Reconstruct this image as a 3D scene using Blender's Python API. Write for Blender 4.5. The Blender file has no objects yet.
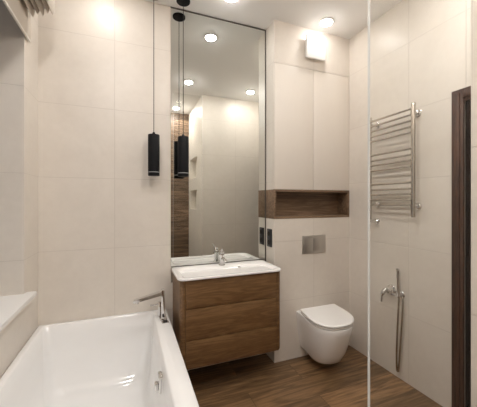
import bpy, bmesh, math
from mathutils import Vector, Matrix
S = bpy.context.scene
COL = S.collection
PI = math.pi

# ---------------------------------------------------------------- camera, world, exposure
cam = bpy.data.cameras.new('camera'); co = bpy.data.objects.new('camera', cam); COL.objects.link(co)
co.location = (0, 0, 1.32)
co.rotation_euler = (PI / 2, 0, -math.radians(21.217))
cam.sensor_fit = 'HORIZONTAL'; cam.sensor_width = 36.0
cam.lens = 36.0 * 280.0 / 477.0
cam.shift_y = -2.5 / 477.0
cam.clip_start = 0.02
S.camera = co
S.view_settings.view_transform = 'Standard'
S.view_settings.look = 'None'
S.view_settings.gamma = 1.0
S.view_settings.use_curve_mapping = False
S.view_settings.exposure = 0.27
S.cycles.max_bounces = 16; S.cycles.diffuse_bounces = 10; S.cycles.transparent_max_bounces = 12
w = bpy.data.worlds.new('world'); S.world = w; w.use_nodes = True
bg = w.node_tree.nodes['Background']
bg.inputs[0].default_value = (0.85, 0.88, 0.95, 1); bg.inputs[1].default_value = 0.12

ROOM_H = 2.80
LIGHTS = [(0.68, 1.90), (0.68, 0.885), (0.69, -0.154), (1.51, 1.89), (1.52, 0.87), (-0.16, 1.90), (-0.16, 0.88), (-0.16, -0.154)]  # last entry is an unseen lamp added behind the camera for frontal fill
LAMP_W = [2.0, 6.5, 7.5, 1.35, 4.5, 1.7, 6.5, 11.5]      # watts of each ceiling downlight; the lit diffuser discs themselves are the lamps
LAMP_COL = (1.0, 0.96, 0.925)

# ---------------------------------------------------------------- materials
def new_mat(name):
    m = bpy.data.materials.new(name); m.use_nodes = True
    return m, m.node_tree, m.node_tree.nodes['Principled BSDF']

def plain(name, col, rough=0.4, metal=0.0, coat=0.0, bump=0.0, bscale=200):
    m, t, b = new_mat(name)
    n = t.nodes.new('ShaderNodeTexNoise'); n.inputs['Scale'].default_value = 9
    mx = t.nodes.new('ShaderNodeMix'); mx.data_type = 'RGBA'
    mx.inputs[6].default_value = (*[c * 0.97 for c in col], 1); mx.inputs[7].default_value = (*col, 1)
    t.links.new(n.outputs['Fac'], mx.inputs[0]); t.links.new(mx.outputs[2], b.inputs['Base Color'])
    b.inputs['Roughness'].default_value = rough; b.inputs['Metallic'].default_value = metal
    b.inputs['Coat Weight'].default_value = coat
    if bump:
        n2 = t.nodes.new('ShaderNodeTexNoise'); n2.inputs['Scale'].default_value = bscale
        bp = t.nodes.new('ShaderNodeBump'); bp.inputs['Strength'].default_value = bump; bp.inputs['Distance'].default_value = 0.002
        t.links.new(n2.outputs['Fac'], bp.inputs['Height']); t.links.new(bp.outputs[0], b.inputs['Normal'])
    return m

TILE_A = (0.675, 0.625, 0.56); TILE_B = (0.75, 0.70, 0.635)
def tile(name, xs=(), ys=(), zp=0.4915, z0=0.4945, a=TILE_A, c=TILE_B, hz=True):
    m, t, b = new_mat(name); N = t.nodes; L = t.links
    g = N.new('ShaderNodeNewGeometry'); s = N.new('ShaderNodeSeparateXYZ'); L.new(g.outputs['Position'], s.inputs[0])
    def mth(op, x, y=None, z=None):
        n = N.new('ShaderNodeMath'); n.operation = op
        for i, v in enumerate((x, y, z)):
            if v is None: continue
            if isinstance(v, (int, float)): n.inputs[i].default_value = v
            else: L.new(v, n.inputs[i])
        return n.outputs[0]
    d = None
    if hz:
        f = mth('FRACT', mth('ADD', mth('DIVIDE', mth('SUBTRACT', s.outputs[2], z0), zp), 10.5))
        d = mth('MULTIPLY', mth('ABSOLUTE', mth('SUBTRACT', f, 0.5)), zp)
    for k, lst in ((0, xs), (1, ys)):
        for p in lst:
            e = mth('ABSOLUTE', mth('SUBTRACT', s.outputs[k], p))
            d = e if d is None else mth('MINIMUM', d, e)
    mr = N.new('ShaderNodeMapRange'); mr.interpolation_type = 'SMOOTHSTEP'
    mr.inputs['From Min'].default_value = 0.0010; mr.inputs['From Max'].default_value = 0.0028
    L.new(d, mr.inputs['Value'])
    n1 = N.new('ShaderNodeTexNoise'); n1.inputs['Scale'].default_value = 2.2; n1.inputs['Detail'].default_value = 6; n1.inputs['Roughness'].default_value = 0.6; n1.inputs['Distortion'].default_value = 0.8
    L.new(g.outputs['Position'], n1.inputs['Vector'])
    n2 = N.new('ShaderNodeTexNoise'); n2.inputs['Scale'].default_value = 26; n2.inputs['Detail'].default_value = 5
    L.new(g.outputs['Position'], n2.inputs['Vector'])
    f = mth('ADD', mth('MULTIPLY', n1.outputs['Fac'], 0.7), mth('MULTIPLY', n2.outputs['Fac'], 0.3))
    r = N.new('ShaderNodeMapRange'); r.inputs['From Min'].default_value = 0.3; r.inputs['From Max'].default_value = 0.7; L.new(f, r.inputs['Value'])
    mx = N.new('ShaderNodeMix'); mx.data_type = 'RGBA'; mx.inputs[6].default_value = (*a, 1); mx.inputs[7].default_value = (*c, 1)
    L.new(r.outputs[0], mx.inputs[0])
    gm = N.new('ShaderNodeMix'); gm.data_type = 'RGBA'; gm.inputs[6].default_value = (0.62, 0.57, 0.51, 1)
    L.new(mx.outputs[2], gm.inputs[7]); L.new(mr.outputs[0], gm.inputs[0])
    L.new(gm.outputs[2], b.inputs['Base Color'])
    b.inputs['Roughness'].default_value = 0.36
    bp = N.new('ShaderNodeBump'); bp.inputs['Distance'].default_value = 0.0015; bp.inputs['Strength'].default_value = 0.6
    L.new(mth('ADD', mr.outputs[0], mth('MULTIPLY', n2.outputs['Fac'], 0.08)), bp.inputs['Height']); L.new(bp.outputs[0], b.inputs['Normal'])
    return m

def wood(name, dark, light, axis=0, scale=1.0, rough=0.38, planks=None, grain=1.0):
    """grain runs along the given axis; planks=(length, width, vertical?) adds staggered boards"""
    m, t, b = new_mat(name); N = t.nodes; L = t.links
    g = N.new('ShaderNodeNewGeometry')
    mp = N.new('ShaderNodeMapping'); sc = [14.0 * scale] * 3; sc[axis] = 1.1 * scale
    mp.inputs['Scale'].default_value = sc
    L.new(g.outputs['Position'], mp.inputs['Vector'])
    vec = mp.outputs[0]
    br = None
    if planks:
        pm = N.new('ShaderNodeMapping')
        if planks[2]: pm.inputs['Rotation'].default_value = (-PI / 2, 0, 0)
        L.new(g.outputs['Position'], pm.inputs['Vector'])
        br = N.new('ShaderNodeTexBrick'); L.new(pm.outputs[0], br.inputs['Vector'])
        br.inputs['Scale'].default_value = 1.0; br.inputs['Brick Width'].default_value = planks[0]; br.inputs['Row Height'].default_value = planks[1]
        br.inputs['Mortar Size'].default_value = 0.0016; br.inputs['Mortar Smooth'].default_value = 0.3
        br.inputs['Color1'].default_value = (0, 0, 0, 1); br.inputs['Color2'].default_value = (1, 1, 1, 1); br.inputs['Mortar'].default_value = (0.5, 0.5, 0.5, 1)
        br.offset = 0.37
        ad = N.new('ShaderNodeVectorMath'); ad.operation = 'MULTIPLY_ADD'
        L.new(br.outputs['Color'], ad.inputs[0]); ad.inputs[1].default_value = (7, 5, 9); L.new(vec, ad.inputs[2]); vec = ad.outputs[0]
    n1 = N.new('ShaderNodeTexNoise'); n1.inputs['Scale'].default_value = 1.0; n1.inputs['Detail'].default_value = 5; n1.inputs['Distortion'].default_value = 1.6; L.new(vec, n1.inputs['Vector'])
    n2 = N.new('ShaderNodeTexNoise'); n2.inputs['Scale'].default_value = 6.0; n2.inputs['Detail'].default_value = 8; n2.inputs['Roughness'].default_value = 0.7; L.new(vec, n2.inputs['Vector'])
    wv = N.new('ShaderNodeMath'); wv.operation = 'MULTIPLY'; wv.inputs[1].default_value = 22.0; L.new(n1.outputs['Fac'], wv.inputs[0])
    sn = N.new('ShaderNodeMath'); sn.operation = 'SINE'; L.new(wv.outputs[0], sn.inputs[0])
    a1 = N.new('ShaderNodeMath'); a1.operation = 'MULTIPLY_ADD'; a1.inputs[1].default_value = 0.16 * grain; L.new(sn.outputs[0], a1.inputs[0]); L.new(n2.outputs['Fac'], a1.inputs[2])
    mr = N.new('ShaderNodeMapRange'); mr.inputs['From Min'].default_value = 0.25; mr.inputs['From Max'].default_value = 0.75; L.new(a1.outputs[0], mr.inputs['Value'])
    mx = N.new('ShaderNodeMix'); mx.data_type = 'RGBA'; mx.inputs[6].default_value = (*dark, 1); mx.inputs[7].default_value = (*light, 1); L.new(mr.outputs[0], mx.inputs[0])
    out = mx.outputs[2]
    if br:
        mm = N.new('ShaderNodeMix'); mm.data_type = 'RGBA'; mm.blend_type = 'MULTIPLY'; mm.inputs[0].default_value = 1.0
        rr = N.new('ShaderNodeMapRange'); rr.inputs['To Min'].default_value = 0.62; rr.inputs['To Max'].default_value = 1.15; L.new(br.outputs['Color'], rr.inputs['Value'])
        L.new(out, mm.inputs[6]); L.new(rr.outputs[0], mm.inputs[7])
        mo = N.new('ShaderNodeMix'); mo.data_type = 'RGBA'; L.new(br.outputs['Fac'], mo.inputs[0]); L.new(mm.outputs[2], mo.inputs[6]); mo.inputs[7].default_value = (*[c * 0.5 for c in dark], 1)
        out = mo.outputs[2]
    L.new(out, b.inputs['Base Color']); b.inputs['Roughness'].default_value = rough
    bp = N.new('ShaderNodeBump'); bp.inputs['Distance'].default_value = 0.0008; bp.inputs['Strength'].default_value = 0.3
    L.new(n2.outputs['Fac'], bp.inputs['Height']); L.new(bp.outputs[0], b.inputs['Normal'])
    return m

M = {}
M['tile_back'] = tile('beige_tile_back', xs=(-0.101, 0.83))
M['tile_boxing'] = tile('beige_tile_boxing', xs=(1.482,))
M['tile_right'] = tile('beige_tile_right', ys=(1.437, 1.068))
M['tile_left'] = tile('beige_tile_left', ys=(1.52, 1.03, 0.54), xs=(-0.70,))
M['tile_partition'] = tile('beige_tile_partition', xs=(1.436,), ys=(0.03,))
M['ceiling'] = plain('white_ceiling', (0.88, 0.875, 0.86), 0.85)
M['floor'] = wood('brown_wood_tile_floor', (0.100, 0.055, 0.025), (0.345, 0.205, 0.100), axis=0, scale=0.8, rough=0.40, planks=(1.2, 0.197, False), grain=0.8)
M['woodwall'] = wood('rustic_wood_tile', (0.08, 0.045, 0.025), (0.29, 0.19, 0.12), axis=0, rough=0.5, planks=(0.62, 0.15, True))
M['oak'] = wood('brown_oak_veneer', (0.125, 0.062, 0.023), (0.235, 0.130, 0.055), axis=0, scale=1.7, rough=0.42)
M['oak_niche'] = wood('grey_brown_oak', (0.120, 0.073, 0.042), (0.24, 0.155, 0.094), axis=0, scale=1.1, rough=0.5)
M['wenge'] = wood('dark_wenge', (0.032, 0.012, 0.006), (0.095, 0.042, 0.024), axis=2, scale=1.3, rough=0.45)
M['door_baked_shade'] = wood('door_wood_baked_shade', (0.008, 0.004, 0.003), (0.022, 0.011, 0.008), axis=2, scale=1.3, rough=0.5)  # near-black colour holds the partition's shade on the door jamb and leaf
M['door_baked_shade'].node_tree.nodes['Principled BSDF'].inputs['Specular IOR Level'].default_value = 0.12
M['ceramic'] = plain('white_ceramic', (0.92, 0.915, 0.905), 0.08, coat=0.3)
M['acrylic'] = plain('white_acrylic', (0.87, 0.875, 0.875), 0.10, coat=0.3)
M['plastic'] = plain('white_plastic', (0.90, 0.895, 0.88), 0.35)
M['lacquer'] = plain('cream_lacquer_door', (0.73, 0.68, 0.615), 0.42)
M['chrome'] = plain('polished_chrome', (0.78, 0.77, 0.76), 0.09, 1.0)
M['steel'] = plain('polished_steel', (0.60, 0.56, 0.51), 0.16, 1.0)
M['satin'] = plain('satin_chrome_plate', (0.62, 0.60, 0.57), 0.38, 1.0)
M['black'] = plain('matt_black_metal', (0.008, 0.008, 0.009), 0.6)
M['black'].node_tree.nodes['Principled BSDF'].inputs['Specular IOR Level'].default_value = 0.15
M['blackplastic'] = plain('black_plastic', (0.02, 0.021, 0.024), 0.3)
M['darkstrip'] = plain('dark_grey_strip', (0.09, 0.08, 0.07), 0.4)
M['pale'] = plain('pale_acrylic_ring', (0.36, 0.36, 0.355), 0.25)
M['mirror'] = plain('mirror_silver', (0.80, 0.815, 0.785), 0.0, 1.0)
M['void'] = plain('dark_gap', (0.02, 0.015, 0.012), 0.8)
M['blind'] = plain('cream_blind_fabric', (0.60, 0.545, 0.475), 0.9, bump=0.4, bscale=600)
M['blindbar'] = plain('pale_blind_bar', (0.80, 0.76, 0.70), 0.5)
M['sill'] = plain('white_sill_stone', (0.82, 0.815, 0.80), 0.22)
M['metal_trim'] = plain('light_trim', (0.62, 0.58, 0.52), 0.4)
for i_, lw in enumerate(LAMP_W):
    m, t, b = new_mat('downlight_diffuser'); b.inputs['Base Color'].default_value = (.9, .9, .9, 1)
    b.inputs['Emission Color'].default_value = (*LAMP_COL, 1); b.inputs['Emission Strength'].default_value = 1.25 * lw / (PI * 0.0088); M['glow%d' % i_] = m

def glass(name, tint, gl=0.015):
    m, t, b = new_mat(name); N = t.nodes; L = t.links; N.remove(b)
    tr = N.new('ShaderNodeBsdfTransparent'); tr.inputs[0].default_value = (*tint, 1)
    gs = N.new('ShaderNodeBsdfGlossy'); gs.inputs['Roughness'].default_value = 0.0
    mx = N.new('ShaderNodeMixShader'); mx.inputs[0].default_value = gl; L.new(tr.outputs[0], mx.inputs[1]); L.new(gs.outputs[0], mx.inputs[2])
    L.new(mx.outputs[0], N['Material Output'].inputs[0]); return m
M['glass'] = glass('clear_glass', (0.985, 0.99, 0.985))
m, t, b = new_mat('polished_glass_edge'); b.inputs['Base Color'].default_value = (0.9, 0.92, 0.91, 1); b.inputs['Roughness'].default_value = 0.25
b.inputs['Transmission Weight'].default_value = 0.3; M['glassedge'] = m

# ---------------------------------------------------------------- mesh helpers
def box(bm, x0, x1, y0, y1, z0, z1, bevel=0.0, seg=2):
    r = bmesh.ops.create_cube(bm, size=1.0)
    vs = r['verts']
    for v in vs:
        v.co = Vector((x0 + (v.co.x + .5) * (x1 - x0), y0 + (v.co.y + .5) * (y1 - y0), z0 + (v.co.z + .5) * (z1 - z0)))
    if bevel > 0:
        es = list({e for v in vs for e in v.link_edges})
        bmesh.ops.bevel(bm, geom=es, offset=bevel, segments=seg, affect='EDGES', profile=0.5)

def rings(bm, rs, cap0=True, cap1=True, closed=False):
    vr = [[bm.verts.new(p) for p in r] for r in rs]
    n = len(vr[0])
    seq = list(zip(vr, vr[1:])) + ([(vr[-1], vr[0])] if closed else [])
    for A, B in seq:
        for i in range(n):
            bm.faces.new((A[i], A[(i + 1) % n], B[(i + 1) % n], B[i]))
    if cap0 and not closed: bm.faces.new(list(reversed(vr[0])))
    if cap1 and not closed: bm.faces.new(vr[-1])

def tube(bm, pts, r, n=12, caps=True):
    P = [Vector(p) for p in pts]; rs = []
    rr = r if isinstance(r, (list, tuple)) else [r] * len(P)
    T0 = (P[1] - P[0]).normalized()
    u = T0.orthogonal().normalized()
    for i, p in enumerate(P):
        if i == 0: T = T0
        elif i == len(P) - 1: T = (P[-1] - P[-2]).normalized()
        else: T = ((P[i + 1] - P[i]).normalized() + (P[i] - P[i - 1]).normalized()).normalized()
        u = (u - T * u.dot(T)).normalized(); v = T.cross(u)
        rs.append([p + (u * math.cos(2 * PI * k / n) + v * math.sin(2 * PI * k / n)) * rr[i] for k in range(n)])
    rings(bm, rs, caps, caps)

def curve_pts(ctrl, n=10):
    """Catmull-Rom through control points"""
    P = [Vector(c) for c in ctrl]; P = [P[0] * 2 - P[1]] + P + [P[-1] * 2 - P[-2]]; out = []
    for i in range(1, len(P) - 2):
        for k in range(n):
            t = k / n; a, b_, c, d = P[i - 1:i + 3]
            out.append(0.5 * ((2 * b_) + (c - a) * t + (2 * a - 5 * b_ + 4 * c - d) * t * t + (3 * b_ - a - 3 * c + d) * t ** 3))
    out.append(P[-2]); return out

def lathe(bm, prof, c=(0, 0, 0), axis='z', n=32):
    """prof: (radius, height) pairs"""
    rs = []
    for r, h in prof:
        ring = []
        for k in range(n):
            a = 2 * PI * k / n; p = (r * math.cos(a), r * math.sin(a), h)
            if axis == 'x': p = (h, p[0], p[1])
            if axis == '-x': p = (-h, p[1], p[0])
            if axis == '-y': p = (p[0], -h, p[1])
            ring.append(Vector(p) + Vector(c))
        rs.append(ring)
    rings(bm, rs)

def rrect(x0, x1, y0, y1, r, z, n=6):
    pts = []
    for cx, cy, a0 in ((x1 - r, y1 - r, 0), (x0 + r, y1 - r, PI / 2), (x0 + r, y0 + r, PI), (x1 - r, y0 + r, 3 * PI / 2)):
        for k in range(n + 1):
            a = a0 + PI / 2 * k / n; pts.append(Vector((cx + r * math.cos(a), cy + r * math.sin(a), z)))
    return pts

def obj(name, bm, mat, parent=None, smooth=None, kind=None, label=None):
    bmesh.ops.recalc_face_normals(bm, faces=bm.faces)
    me = bpy.data.meshes.new(name); bm.to_mesh(me); bm.free()
    mats = mat if isinstance(mat, (list, tuple)) else [mat]
    for mm in mats: me.materials.append(M[mm])
    if smooth is not None:
        for p in me.polygons: p.use_smooth = True
        me.set_sharp_from_angle(angle=math.radians(smooth))
    o = bpy.data.objects.new(name, me); COL.objects.link(o)
    if parent:
        o.parent = parent
        o.matrix_parent_inverse = Matrix.Translation(parent.location).inverted()
    if kind: o['kind'] = kind
    if label: o['label'] = label
    return o

def thing(name, label, cat, loc, group=None):
    o = bpy.data.objects.new(name, None); COL.objects.link(o); o.location = loc; o.empty_display_size = 0.05
    o['label'] = label; o['category'] = cat
    if group: o['group'] = group
    return o

def bx(name, mat, dims, parent=None, bevel=0.0, kind=None, seg=2, label=None):
    bm = bmesh.new(); box(bm, *dims, bevel=bevel, seg=seg)
    return obj(name, bm, mat, parent, smooth=40 if bevel else None, kind=kind, label=label)

# ---------------------------------------------------------------- setting
XL, XR, YM, YB, XB = -0.557, 1.873, 2.176, 2.022, 1.098
YR = -0.43
bx('floor', 'floor', (XL - .5, XR + .5, YR - .1, YM + .1, -.1, 0), kind='structure')
bx('ceiling', 'ceiling', (XL - .5, XR + .5, YR - .1, YM + .1, ROOM_H, ROOM_H + .1), kind='structure')
bx('wall_back', 'tile_back', (XL - .5, XR + .1, YM, YM + .1, 0, ROOM_H), kind='structure')
bx('wall_rear', 'woodwall', (XL - .5, XR + .1, YR - .1, YR, 0, ROOM_H), kind='structure')
# right wall with a door opening y 0.56..1.07
bm = bmesh.new()
box(bm, XR, XR + .12, 1.073, YM, 0, ROOM_H)
box(bm, XR, XR + .12, 0.40, 1.073, 1.93, ROOM_H)
box(bm, XR, XR + .12, YR, 0.56, 0, 1.93)
obj('wall_right', bm, 'tile_right', kind='structure')
bx('wall_outside_door', 'void', (XR + .32, XR + .34, 0.3, 1.4, 0, 2.2), kind='structure')
# left wall with window opening y 0.62..1.912, z 0.77..2.62
WY0, WY1, WZ0, WZ1 = 0.62, 1.912, 0.770, 2.62
bm = bmesh.new()
box(bm, XL - .30, XL, YR, YM, 0, WZ0)
box(bm, XL - .30, XL, YR, YM, WZ1, ROOM_H)
box(bm, XL - .30, XL, YR, WY0, WZ0, WZ1)
box(bm, XL - .30, XL, WY1, YM, WZ0, WZ1)
obj('wall_left', bm, 'tile_left', kind='structure')
# boxing behind the toilet
SB, ST = 1.172, 1.416
bx('wall_boxing_lower', 'tile_boxing', (XB, XR, YB, YM, 0, SB), kind='structure')
bm = bmesh.new()
box(bm, XB, XR, YB + .02, YM, ST, 2.453)
box(bm, XB, XR, YB, YM, 2.453, ROOM_H)
obj('wall_boxing_upper', bm, 'tile_boxing', kind='structure')
# tiled partition in front of the shower, with two niches in its left face
PX, PY = 0.94, 0.523
bm = bmesh.new()
NY0, NY1 = -0.33, 0.20
zl = [0, 1.19, 1.49, 1.68, 2.00, ROOM_H]
box(bm, PX + .10, XR, YR, PY, 0, ROOM_H)
box(bm, PX, PX + .10, NY1, PY, 0, ROOM_H); box(bm, PX, PX + .10, YR, NY0, 0, ROOM_H)
for a_, b_ in ((0, 1), (2, 3), (4, 5)): box(bm, PX, PX + .10, NY0, NY1, zl[a_], zl[b_])
obj('wall_partition', bm, 'tile_partition', kind='structure')

# window in its recess
wx = XL - .28
win = bpy.data.objects.new('window_1', None); COL.objects.link(win); win.location = (wx, (WY0 + WY1) / 2, WZ0); win['kind'] = 'structure'
bm = bmesh.new()
for d in ((wx - .03, wx + .03, WY0, WY0 + .06, WZ0, WZ1), (wx - .03, wx + .03, WY1 - .06, WY1, WZ0, WZ1), (wx - .03, wx + .03, WY0 + .06, WY1 - .06, WZ0, WZ0 + .06),
          (wx - .03, wx + .03, WY0 + .06, WY1 - .06, WZ1 - .06, WZ1), (wx - .025, wx + .025, 1.24, 1.30, WZ0 + .06, WZ1 - .06)): box(bm, *d, bevel=.004)
obj('window_frame', bm, 'plastic', win, smooth=40)
bx('window_pane', 'glass', (wx - .006, wx + .006, WY0 + .05, WY1 - .05, WZ0 + .05, WZ1 - .05), win)

# window sill with an ear past the recess corner
bm = bmesh.new()
sx0, sx1 = XL - .25, -0.505
out = [(sx0, WY0 + .001), (XL + .001, WY0 + .001), (XL + .001, WY0 - .037), (sx1, WY0 - .037), (sx1, 1.949), (XL + .001, 1.949), (XL + .001, WY1 - .001), (sx0, WY1 - .001)]
rings(bm, [[Vector((x, y, 0.7705)) for x, y in out], [Vector((x, y, 0.795)) for x, y in out]])
bmesh.ops.bevel(bm, geom=[e for e in bm.edges], offset=.002, segments=2, affect='EDGES')
o = obj('window_sill', bm, 'sill', smooth=40); o['label'] = 'white stone window sill jutting over the left side of the bathtub'; o['category'] = 'window sill'

# door in the right wall
dr = bpy.data.objects.new('door_1', None); COL.objects.link(dr); dr.location = (XR, 0.8, 0); dr['kind'] = 'structure'
bm = bmesh.new()
box(bm, XR - .016, XR - .0005, 1.073, 1.140, 0, 1.995, bevel=.003)
box(bm, XR - .022, XR - .014, 1.092, 1.122, 0, 1.975, bevel=.002)
obj('architrave', bm, 'wenge', dr, smooth=40)
bm = bmesh.new()
box(bm, XR - .016, XR - .0005, PY + .002, 1.0725, 1.915, 1.995, bevel=.003)
box(bm, XR - .022, XR - .014, PY + .002, 1.0725, 1.935, 1.975, bevel=.002)
obj('architrave', bm, 'wenge', dr, smooth=40)
bm = bmesh.new()
box(bm, XR, XR + .12, 1.045, 1.0725, 0, 1.9295)
box(bm, XR, XR + .12, 0.5605, 0.585, 0, 1.9295)
box(bm, XR, XR + .12, 0.585, 1.045, 1.905, 1.9295)
obj('door_jamb', bm, 'door_baked_shade', dr)
bm = bmesh.new()
box(bm, XR + .07, XR + .11, 0.587, 1.043, 0.008, 1.902, bevel=.003)
box(bm, XR + .062, XR + .072, 0.66, 0.97, 0.25, 0.95, bevel=.004); box(bm, XR + .062, XR + .072, 0.66, 0.97, 1.10, 1.78, bevel=.004)
obj('door_leaf', bm, 'door_baked_shade', dr, smooth=40)

# white cover trim between tub and wall
# ---------------------------------------------------------------- downlights
for i, (lx, ly) in enumerate(LIGHTS):
    lab = ['round recessed white downlight above the vanity mirror', 'round recessed downlight in the middle of the ceiling, straight in front of the vanity',
           'round recessed downlight nearest the wood-tiled wall, seen in the mirror', 'round recessed downlight above the toilet and extractor fan',
           'round recessed downlight by the partition and the dark door, seen in the mirror', 'round recessed downlight above the far end of the bathtub',
           'round recessed downlight above the near end of the bathtub', 'added unseen fill downlight in the rear left corner behind the bathtub'][i]
    t_ = thing('ceiling_downlight', lab, 'ceiling light', (lx, ly, ROOM_H), 'recessed ceiling downlights')
    bm = bmesh.new(); lathe(bm, [(0.045, -0.001), (0.056, -0.001), (0.058, -0.006), (0.052, -0.011), (0.046, -0.009), (0.045, -0.001)][:5], (lx, ly, ROOM_H))
    obj('trim_ring', bm, 'plastic', t_, smooth=50)
    bm = bmesh.new(); lathe(bm, [(0.044, -0.0095), (0.044, -0.016), (0.036, -0.019)], (lx, ly, ROOM_H))
    obj('diffuser', bm, 'glow%d' % i, t_, smooth=50)

# ---------------------------------------------------------------- mirror
mx0, mx1 = 0.288, XB - .001
mir = thing('wall_mirror', 'tall frameless mirror above the vanity reaching to the ceiling', 'mirror', ((mx0 + mx1) / 2, 2.171, 0.80))
bx('mirror_glass', 'mirror', (mx0 + .003, mx1 - .009, 2.1705, 2.1755, 0.70, 2.788), mir)
bm = bmesh.new()
box(bm, mx1 - .009, mx1, 2.168, 2.1757, 0.70, 2.797); box(bm, mx0, mx1 - .009, 2.168, 2.1757, 2.788, 2.797)
obj('edge_strip', bm, 'darkstrip', mir, label='thin dark edge strip')
bx('edge_strip', 'darkstrip', (mx0 + .003, mx1 - .009, 2.1675, 2.1704, 0.815, 0.8215), mir)
bx('edge_strip', 'metal_trim', (mx0, mx0 + .003, 2.168, 2.1757, 0.70, 2.788), mir)

# ---------------------------------------------------------------- vanity cabinet
van = thing('vanity_cabinet', 'wall-hung brown oak vanity cabinet with three handleless drawers', 'cabinet', (0.675, 2.0, 0.214))
vx0, vx1, vyf, vyb, vz0, vz1 = 0.304, 1.050, 1.828, 2.1665, 0.214, 0.800
bx('bottom_panel', 'oak', (vx0 + .018, vx1 - .018, vyf + .022, vyb, vz0 + .004, vz0 + .022), van)
bx('back_panel', 'oak', (vx0 + .018, vx1 - .018, vyb - .012, vyb, vz0 + .0225, vz1 - .001), van)
def side_panel(xa, xb, left):
    """outer side board with a rounded front corner and a rounded lower edge"""
    bm = bmesh.new(); rb_ = 0.016; outs = []
    ia, ib = xa + .0178, xb - .0178
    for j in range(7):
        dz = rb_ * (1 - math.cos(PI / 2 * j / 6)) if j else 0.0
        off = rb_ - math.sqrt(max(0, rb_ ** 2 - (rb_ - dz) ** 2)); r = 0.026 - off * .6; pts = []
        if left:
            x0 = xa + off
            for k in range(9):
                a = PI + PI / 2 * k / 8; pts.append((x0 + r + r * math.cos(a), vyf + r + r * math.sin(a)))
            pts += [(xb, vyf), (xb, vyf + .0215), (ia, vyf + .0215), (ia, vyb), (x0, vyb)]
        else:
            x1 = xb - off
            pts = [(x1, vyb), (ib, vyb), (ib, vyf + .0215), (xa, vyf + .0215), (xa, vyf)]
            for k in range(9):
                a = -PI / 2 + PI / 2 * k / 8; pts.append((x1 - r + r * math.cos(a), vyf + r + r * math.sin(a)))
        outs.append([Vector((x, y, vz0 + dz)) for x, y in pts])
    outs.append([Vector((p.x, p.y, vz1)) for p in outs[-1]])
    rings(bm, outs)
    obj('side_panel', bm, 'oak', van, smooth=30)
side_panel(vx0, vx0 + .034, True); side_panel(vx1 - .034, vx1, False)
zs = [vz0, 0.399, 0.608, vz1]
for i in range(3):
    bx('drawer_front', 'oak', (vx0 + .0365, vx1 - .0365, vyf, vyf + .0215, zs[i] + (.0025 if i else 0), zs[i + 1] - .0015), van, bevel=.0012)

# basin
bs = thing('washbasin', 'white ceramic washbasin with thin rounded rim on the wooden vanity', 'washbasin', (0.675, 2.0, 0.80))
bx0, bx1, by0, by1 = 0.289, 1.059, 1.808, 2.167
def rr_(inset, z, r, back=0.0, side=0.0): return rrect(bx0 + inset + side, bx1 - inset - side, by0 + inset, by1 - inset - back, r, z, 8)
bm = bmesh.new()
rings(bm, [rr_(.03, .8005, .03), rr_(.004, .8005, .05), rr_(0, .805, .052), rr_(0, .812, .052), rr_(.003, .8165, .05), rr_(.010, .817, .045),
           rrect(bx0 + .035, bx1 - .035, by0 + .028, by1 - .115, .045, .8155, 8), rrect(bx0 + .045, bx1 - .045, by0 + .036, by1 - .122, .045, .810, 8),
           rrect(bx0 + .075, bx1 - .075, by0 + .055, by1 - .135, .05, .775, 8), rrect(bx0 + .12, bx1 - .12, by0 + .08, by1 - .155, .05, .752, 8),
           rrect(bx0 + .30, bx1 - .30, by0 + .12, by1 - .185, .02, .746, 8)], True, True)
obj('bowl', bm, 'ceramic', bs, smooth=40)
bm = bmesh.new(); lathe(bm, [(0.0, 0.0), (0.022, 0.0), (0.022, 0.003), (0.018, 0.005), (0.0, 0.005)][1:4], (0.675, 1.955, 0.7465), n=24)
obj('drain', bm, 'chrome', bs, smooth=40)
bm = bmesh.new()
lathe(bm, [(0.015, 0), (0.015, 0.006), (0.010, 0.007), (0.007, 0.002)], (0.794, 2.040, 0.796), axis='-y', n=20)
obj('overflow_ring', bm, 'chrome', bs, smooth=40)

# basin tap
tp = thing('basin_tap', 'small chrome single-lever tap on the washbasin', 'tap', (0.675, 2.10, 0.8165))
fx, fy, fz = 0.675, 2.10, 0.817
bm = bmesh.new(); lathe(bm, [(0.026, 0), (0.026, 0.004), (0.020, 0.008), (0.019, 0.075), (0.021, 0.085), (0.018, 0.092)], (fx, fy, fz), n=28)
obj('body', bm, 'chrome', tp, smooth=35)
bm = bmesh.new(); tube(bm, [(fx, fy - .012, fz + .05), (fx, fy - .04, fz + .056), (fx, fy - .075, fz + .052), (fx, fy - .084, fz + .042)], [.013, .013, .012, .010], 16)
obj('spout', bm, 'chrome', tp, smooth=35)
bm = bmesh.new(); lathe(bm, [(0.017, 0.0925), (0.019, 0.098), (0.016, 0.112), (0.008, 0.116)], (fx, fy, fz), n=28)
tube(bm, [(fx, fy, fz + .106), (fx - .01, fy - .03, fz + .120), (fx - .018, fy - .062, fz + .137)], [.008, .007, .005], 12)
obj('lever', bm, 'chrome', tp, smooth=35)

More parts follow.
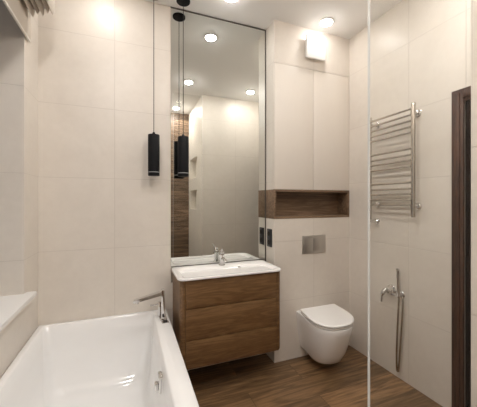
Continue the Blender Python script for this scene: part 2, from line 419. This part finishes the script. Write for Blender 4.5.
# ---------------------------------------------------------------- built-in cabinet + wooden niche
cab = thing('built_in_cabinet', 'cream two-door flush cabinet above the toilet niche', 'cabinet', (1.485, YB, ST))
bx('door', 'lacquer', (XB + .002, 1.4805, YB, YB + .0195, ST + .0015, 2.451), cab, bevel=.0008)
bx('door', 'lacquer', (1.4835, XR - .003, YB, YB + .0195, ST + .0015, 2.451), cab, bevel=.0008)
ni = thing('wooden_niche_shelf', 'brown wood-lined open niche shelf between cabinet and flush plate', 'shelf', (1.485, YB, SB))
bt = 0.020
nx0, nx1, nyf, nyb = XB - .002, XR - .001, YB - .002, YM - .001
bx('bottom_panel', 'oak_niche', (nx0 + bt, nx1 - bt, nyf, nyb, SB + .0005, SB + bt), ni, bevel=.001)
bx('top_panel', 'oak_niche', (nx0 + bt, nx1 - bt, nyf, nyb, ST - bt, ST - .0005), ni, bevel=.001)
bx('side_panel', 'oak_niche', (nx0, nx0 + bt - .0005, nyf, nyb - .002, SB + .0005, ST - .0005), ni, bevel=.001)
bx('side_panel', 'oak_niche', (nx1 - bt + .0005, nx1, nyf, nyb, SB + .0005, ST - .0005), ni, bevel=.001)
bx('back_panel', 'oak_niche', (nx0 + bt, nx1 - bt, nyb - .022, nyb - .010, SB + bt, ST - bt), ni)

# extractor fan
fn = thing('extractor_fan', 'square white extractor fan cover above the cream cabinet', 'fan', (1.475, YB, 2.62))
bx('housing', 'plastic', (1.395, 1.560, YB - .028, YB - .0005, 2.548, 2.700), fn, bevel=.004)
bx('front_cover', 'plastic', (1.381, 1.574, YB - .046, YB - .030, 2.527, 2.720), fn, bevel=.005, seg=3)
for dx in (1.42, 1.535):
    for dz in (2.57, 2.68):
        bm = bmesh.new(); lathe(bm, [(0.006, .027), (0.006, .031)], (dx, YB, dz), axis='-y', n=10)
        obj('spacer', bm, 'plastic', fn, smooth=40)

# flush plate
fp = thing('flush_plate', 'rectangular satin chrome dual flush plate above the toilet', 'flush plate', (1.485, YB, 0.95))
bx('plate', 'satin', (1.364, 1.602, YB - .010, YB - .0005, 0.870, 1.024), fp, bevel=.003)
bx('small_button', 'satin', (1.392, 1.468, YB - .014, YB - .0102, 0.892, 1.002), fp, bevel=.002)
bx('large_button', 'satin', (1.471, 1.578, YB - .014, YB - .0102, 0.892, 1.002), fp, bevel=.002)

# sockets on the side of the boxing
sk = thing('power_socket', 'black vertical double power socket beside the mirror edge', 'socket', (XB, 2.107, 1.012))
bx('frame', 'blackplastic', (XB - .010, XB - .0005, 2.058, 2.134, 0.936, 1.086), sk, bevel=.003)
for zc_ in (0.975, 1.047):
    s_ = bx('socket_insert', 'blackplastic', (XB - .0125, XB - .0102, 2.071, 2.121, zc_ - .028, zc_ + .028), sk, bevel=.001)
    bm = bmesh.new(); lathe(bm, [(0.020, .0), (0.020, .0008), (0.016, .0012)], (XB - .0126, 2.096, zc_), axis='-x', n=24)
    obj('socket_face', bm, 'void', s_, smooth=40)

# ---------------------------------------------------------------- toilet
wc = thing('toilet', 'white wall-hung toilet with closed slim lid', 'toilet', (1.483, YB, 0.07))
TC = 1.483
def dshape(w_back, w_max, yb, yf, z, n=40, p=2.3, ymid=None):
    """outline: back edge at yb, widening to w_max, rounded front at yf"""
    ym = ymid if ymid is not None else yf + (yb - yf) * 0.55
    pts = []
    for k in range(n + 1):           # front arc from right to left
        a = PI * k / n; c, s = math.cos(a), math.sin(a)
        x = math.copysign(abs(c) ** (2 / p), c) * w_max; y = ym - (abs(s) ** (2 / p)) * (ym - yf)
        pts.append(Vector((TC + x, y, z)))
    for k in range(1, 9):            # left side going back
        t_ = k / 8; e = t_ * t_ * (3 - 2 * t_)
        pts.append(Vector((TC - (w_max + (w_back - w_max) * e), ym + (yb - ym) * t_, z)))
    for k in range(8):
        t_ = 1 - k / 8; e = t_ * t_ * (3 - 2 * t_)
        pts.append(Vector((TC + (w_max + (w_back - w_max) * e), ym + (yb - ym) * t_, z)))
    for q in pts: q.x -= .15 * (YB - .05 - q.y) if q.y < YB - .05 else 0
    return pts
bm = bmesh.new(); yw = YB - .001
rings(bm, [dshape(.115, .110, yw, 1.790, .068), dshape(.125, .125, yw, 1.735, .074), dshape(.140, .140, yw, 1.700, .100), dshape(.152, .155, yw, 1.660, .17),
           dshape(.165, .170, yw, 1.625, .26), dshape(.173, .178, yw, 1.602, .34), dshape(.178, .182, yw, 1.594, .385), dshape(.176, .181, yw, 1.597, .392), dshape(.166, .172, yw, 1.607, .394)])
obj('bowl', bm, 'ceramic', wc, smooth=40)
bm = bmesh.new()
rings(bm, [dshape(.166, .176, 1.963, 1.602, .397), dshape(.170, .180, 1.966, 1.598, .399), dshape(.170, .180, 1.966, 1.598, .408), dshape(.167, .177, 1.964, 1.600, .4105)])
obj('seat', bm, 'plastic', wc, smooth=40)
bm = bmesh.new()
rings(bm, [dshape(.170, .180, 1.966, 1.596, .4155), dshape(.174, .184, 1.968, 1.592, .418), dshape(.174, .184, 1.968, 1.592, .426), dshape(.170, .180, 1.965, 1.596, .4300), dshape(.155, .165, 1.95, 1.61, .4315)])
obj('lid', bm, 'plastic', wc, smooth=40)
for s_ in (-1, 1):
    bm = bmesh.new(); lathe(bm, [(.014, 0), (.014, .020), (.012, .022)], (TC + s_ * .09, 1.985, .394), n=16)
    obj('hinge', bm, 'chrome', wc, smooth=40)

# ---------------------------------------------------------------- bathtub
tb = thing('bathtub', 'white rectangular bathtub along the left wall', 'bathtub', (-.15, 1.3, 0))
tx0, tx1, ty0, ty1, tz = XL + .001, 0.258, 0.47, YM - .001, 0.509
def tr(x0, x1, y0, y1, r, z): return rrect(x0, x1, y0, y1, r, z, 8)
bm = bmesh.new()
rings(bm, [tr(tx0, tx1, ty0, ty1, .004, .470), tr(tx0, tx1, ty0, ty1, .004, .500), tr(tx0 + .002, tx1 - .002, ty0 + .002, ty1 - .002, .005, .5065), tr(tx0 + .006, tx1 - .006, ty0 + .006, ty1 - .006, .006, .509),
           tr(tx0 + .028, 0.170, ty0 + .075, ty1 - .026, .035, .509), tr(tx0 + .033, 0.165, ty0 + .080, ty1 - .031, .034, .507), tr(tx0 + .037, 0.161, ty0 + .084, ty1 - .036, .034, .500),
           tr(tx0 + .050, 0.150, ty0 + .11, ty1 - .065, .045, .42), tr(tx0 + .066, 0.138, ty0 + .15, ty1 - .11, .06, .28), tr(tx0 + .085, 0.120, ty0 + .19, ty1 - .155, .08, .17),
           tr(tx0 + .105, 0.100, ty0 + .22, ty1 - .19, .09, .125), tr(tx0 + .14, 0.065, ty0 + .26, ty1 - .23, .09, .105), tr(tx0 + .20, 0.0, ty0 + .33, ty1 - .30, .07, .100)], False, True)
obj('tub_shell', bm, 'acrylic', tb, smooth=50)
bx('side_apron', 'acrylic', (tx1 - .022, tx1 - .004, ty0 + .006, ty1 - .002, 0.001, .4695), tb, bevel=.003)
bx('end_apron', 'acrylic', (tx0 + .004, tx1 - .024, ty0 + .006, ty0 + .024, 0.001, .4695), tb, bevel=.003)
ovx = 0.1535
ov = bx('overflow', 'chrome', (ovx - .022, ovx + .001, 1.405, 1.462, 0.380, 0.462), tb, bevel=.004)
bx('overflow_knob', 'chrome', (ovx - .040, ovx - .0225, 1.418, 1.450, 0.386, 0.424), ov, bevel=.004)
bm = bmesh.new(); lathe(bm, [(.034, 0), (.034, .003), (.028, .006)], (-.16, 1.45, .1005), n=28)
obj('drain', bm, 'chrome', tb, smooth=40)

# bath mixer on the rim
bmx = thing('bath_mixer', 'chrome deck mixer with long flat spout on the bathtub corner', 'tap', (0.212, 1.98, tz))
z0 = tz + .0002
bx('base_plate', 'chrome', (0.190, 0.238, 1.955, 2.06, z0, z0 + .005), bmx, bevel=.0015)
bx('column', 'chrome', (0.200, 0.222, 1.962, 2.004, z0 + .0052, .712), bmx, bevel=.002)
bm = bmesh.new()
A = [(0.1998, 1.962, .676), (0.1998, 2.004, .676), (0.1998, 2.004, .700), (0.1998, 1.962, .700)]
B = [(0.020, 1.926, .656), (0.026, 1.966, .656), (0.026, 1.966, .674), (0.020, 1.926, .674)]
rings(bm, [[Vector(p) for p in A], [Vector(p) for p in B]]); bmesh.ops.bevel(bm, geom=list(bm.edges), offset=.0015, segments=2, affect='EDGES')
lathe(bm, [(.007, -.010), (.007, .004)], (0.046, 1.945, .658), n=16)
obj('spout', bm, 'chrome', bmx, smooth=40)
bm = bmesh.new(); lathe(bm, [(.013, .0052), (.013, .10), (.011, .104)], (0.196, 2.035, z0), n=20)
tube(bm, [(0.198, 2.035, .598), (0.132, 2.035, .594)], [.007, .006], 12)
obj('lever', bm, 'chrome', bmx, smooth=40)
ds = thing('bath_control', 'small square chrome control set into the rim in front of the bath mixer', 'tap', (0.222, 1.925, tz))
bx('control_plate', 'chrome', (0.198, 0.242, 1.905, 1.945, z0, z0 + .004), ds, bevel=.001)
bx('control_button', 'blackplastic', (0.206, 0.234, 1.912, 1.938, z0 + .0042, z0 + .010), ds, bevel=.001)

# ---------------------------------------------------------------- towel rail
rl = thing('towel_rail', 'polished steel ladder towel rail on the right wall', 'towel rail', (XR, 1.52, 1.2))
rx, ya, yb_ = XR - .08, 1.342, 1.708
for y, zb, r in ((ya, 1.211, .0145), (yb_, 1.175, .0125)):
    bm = bmesh.new(); lathe(bm, [(r * .7, zb - .003), (r, zb), (r, 1.984), (r * .7, 1.987)], (rx, y, 0), n=24)
    obj('post', bm, 'steel', rl, smooth=40)
for zc_ in (1.949, 1.909, 1.869, 1.828, 1.789, 1.678, 1.636, 1.598, 1.556, 1.447, 1.405, 1.367, 1.327, 1.290):
    bm = bmesh.new(); tube(bm, [(rx - .004, ya + .011, zc_), (rx - .004, yb_ - .009, zc_)], .0078, 14)
    obj('bar', bm, 'steel', rl, smooth=40)
for y, zc_ in ((ya + .024, 1.929), (ya + .024, 1.284), (yb_ - .002, 1.929), (yb_ - .002, 1.290)):
    bm = bmesh.new(); lathe(bm, [(.026, .0005), (.026, .006), (.020, .012), (.009, .014), (.009, .068)], (XR, y, zc_), axis='-x', n=24)
    obj('wall_mount', bm, 'chrome', rl, smooth=40)
bm = bmesh.new()
lathe(bm, [(.024, .0005), (.024, .006), (.016, .016), (.013, .018), (.012, .045), (.008, .05), (.008, .074)], (XR, yb_, 1.155), axis='-x', n=24)
lathe(bm, [(.014, 0), (.014, .017)], (rx, yb_, 1.150), n=20)
obj('valve', bm, 'chrome', rl, smooth=40)

# ---------------------------------------------------------------- hygienic shower
hm = thing('shower_mixer', 'chrome wall mixer with drooping lever beside the toilet', 'tap', (XR, 1.592, .62))
yA, zA = 1.576, 0.640
bm = bmesh.new(); lathe(bm, [(.040, .0005), (.040, .005), (.034, .010), (.027, .012), (.027, .045), (.022, .054)], (XR, yA, zA), axis='-x', n=28)
obj('body', bm, 'chrome', hm, smooth=40)
bm = bmesh.new(); tube(bm, curve_pts([(XR - .050, yA, zA + .002), (XR - .072, yA + .004, zA), (XR - .088, yA + .010, zA - .03), (XR - .092, yA + .014, zA - .082)], 5), [.018] * 5 + [.015] * 5 + [.009] * 6, 12)
obj('lever', bm, 'chrome', hm, smooth=60)
hs = thing('bidet_shower', 'slim chrome hand shower in its wall holder with hanging hose', 'hand shower', (XR, 1.50, .62))
yH = 1.492
bm = bmesh.new(); lathe(bm, [(.028, .0005), (.028, .005), (.022, .012), (.015, .014), (.015, .05), (.012, .056)], (XR, yH, .632), axis='-x', n=28)
tube(bm, [(XR - .040, yH + .038, .626), (XR - .040, yH, .628)], .0105, 12)
obj('holder', bm, 'chrome', hs, smooth=40)
bm = bmesh.new()
hy = yH - .012
tube(bm, [(XR - .045, hy, .625), (XR - .047, hy, .70), (XR - .050, hy, .775), (XR - .052, hy - .002, .806), (XR - .056, hy - .008, .822)], [.0125, .0135, .0135, .013, .010], 14)
lathe(bm, [(.010, .0), (.012, .010), (.010, .016)], (XR - .050, hy - .004, .820), axis='-x', n=16)
obj('handset', bm, 'chrome', hs, smooth=50)
bm = bmesh.new()
path = curve_pts([(XR - .045, hy, .62), (XR - .042, hy + .010, .45), (XR - .034, hy + .026, .22), (XR - .028, hy + .030, .085), (XR - .026, hy + .023, .062), (XR - .025, hy + .016, .085),
                  (XR - .024, hy + .006, .22), (XR - .022, hy - .008, .45), (XR - .020, yH - .024, .60), (XR - .022, yH - .004, .622)], 8)
tube(bm, path, .0072, 10)
obj('hose', bm, 'steel', hs, smooth=60)

# ---------------------------------------------------------------- pendants
for i, (px, py, lab) in enumerate(((0.160, 2.084, 'slim black cylinder pendant hanging in front of the tiles, left of the mirror'), (0.368, 2.075, 'slim black cylinder pendant hanging in front of the mirror edge'))):
    p_ = thing('pendant_lamp', lab, 'pendant lamp', (px, py, ROOM_H), 'black cylinder pendants')
    bm = bmesh.new(); lathe(bm, [(.050, -.0005), (.050, -.010), (.047, -.013), (.010, -.014)], (px, py, ROOM_H), n=32); obj('canopy', bm, 'black', p_, smooth=40)
    bm = bmesh.new(); tube(bm, [(px, py, ROOM_H - .0135), (px, py, 1.812)], .0024, 8); obj('cord', bm, 'black', p_, smooth=60)
    bm = bmesh.new(); lathe(bm, [(.006, 1.812), (.010, 1.806), (.010, 1.796), (.038, 1.793), (.040, 1.790), (.040, 1.528)], (px, py, 0), n=36)
    obj('shade', bm, 'black', p_, smooth=35)
    bm = bmesh.new(); lathe(bm, [(.0395, 1.5275), (.0395, 1.5225)], (px, py, 0), n=36); obj('light_ring', bm, 'pale', p_, smooth=35, label='pale ring near the bottom of the shade')
    bm = bmesh.new(); lathe(bm, [(.040, 1.522), (.040, 1.501), (.037, 1.500)], (px, py, 0), n=36); obj('end_cap', bm, 'black', p_, smooth=35)

# ---------------------------------------------------------------- roman blind
rb = thing('roman_blind', 'raised cream roman blind with stacked folds above the window recess', 'blind', (-0.5, 1.25, 2.78))
ye, ys = 1.975, 0.57
bx('flat_panel', 'blind', (-.549, -.543, ys, ye, 2.262, 2.74), rb)
bx('bottom_bar', 'blindbar', (-.551, -.541, ys, ye + .002, 2.248, 2.262), rb, bevel=.002)
bx('head_rail', 'blindbar', (-.555, -.430, ys, ye - .03, 2.74, 2.785), rb, bevel=.004)
for k in range(5):
    x = -.526 + k * .0255; zb = 2.372 + .012 * (k % 2) + .006 * k; y1 = 1.925 - .006 * k
    bm = bmesh.new()
    prof = [(x + .004, 2.739), (x + .014, 2.60), (x + .018, zb + .07), (x + .016, zb + .018), (x + .008, zb), (x - .001, zb + .016), (x + .003, zb + .07), (x + .001, 2.60), (x - .003, 2.739)]
    rings(bm, [[Vector((a_, ys, b_)) for a_, b_ in prof], [Vector((a_, y1, b_)) for a_, b_ in prof]])
    obj('fold', bm, 'blind', rb, smooth=60)

# ---------------------------------------------------------------- glass screen
gs = thing('glass_screen', 'clear frameless glass shower screen with bright polished edge', 'glass screen', (0.745, .523, 0))
bm = bmesh.new(); box(bm, 0.543, PX - .002, .517, .523, .012, 2.78)
for f in bm.faces: f.material_index = 0
obj('glass_pane', bm, 'glass', gs)
bx('polished_edge', 'glassedge', (0.541, 0.543, .517, .523, .012, 2.78), gs)
bx('floor_channel', 'steel', (0.541, PX - .002, .509, .529, .0005, .0118), gs)
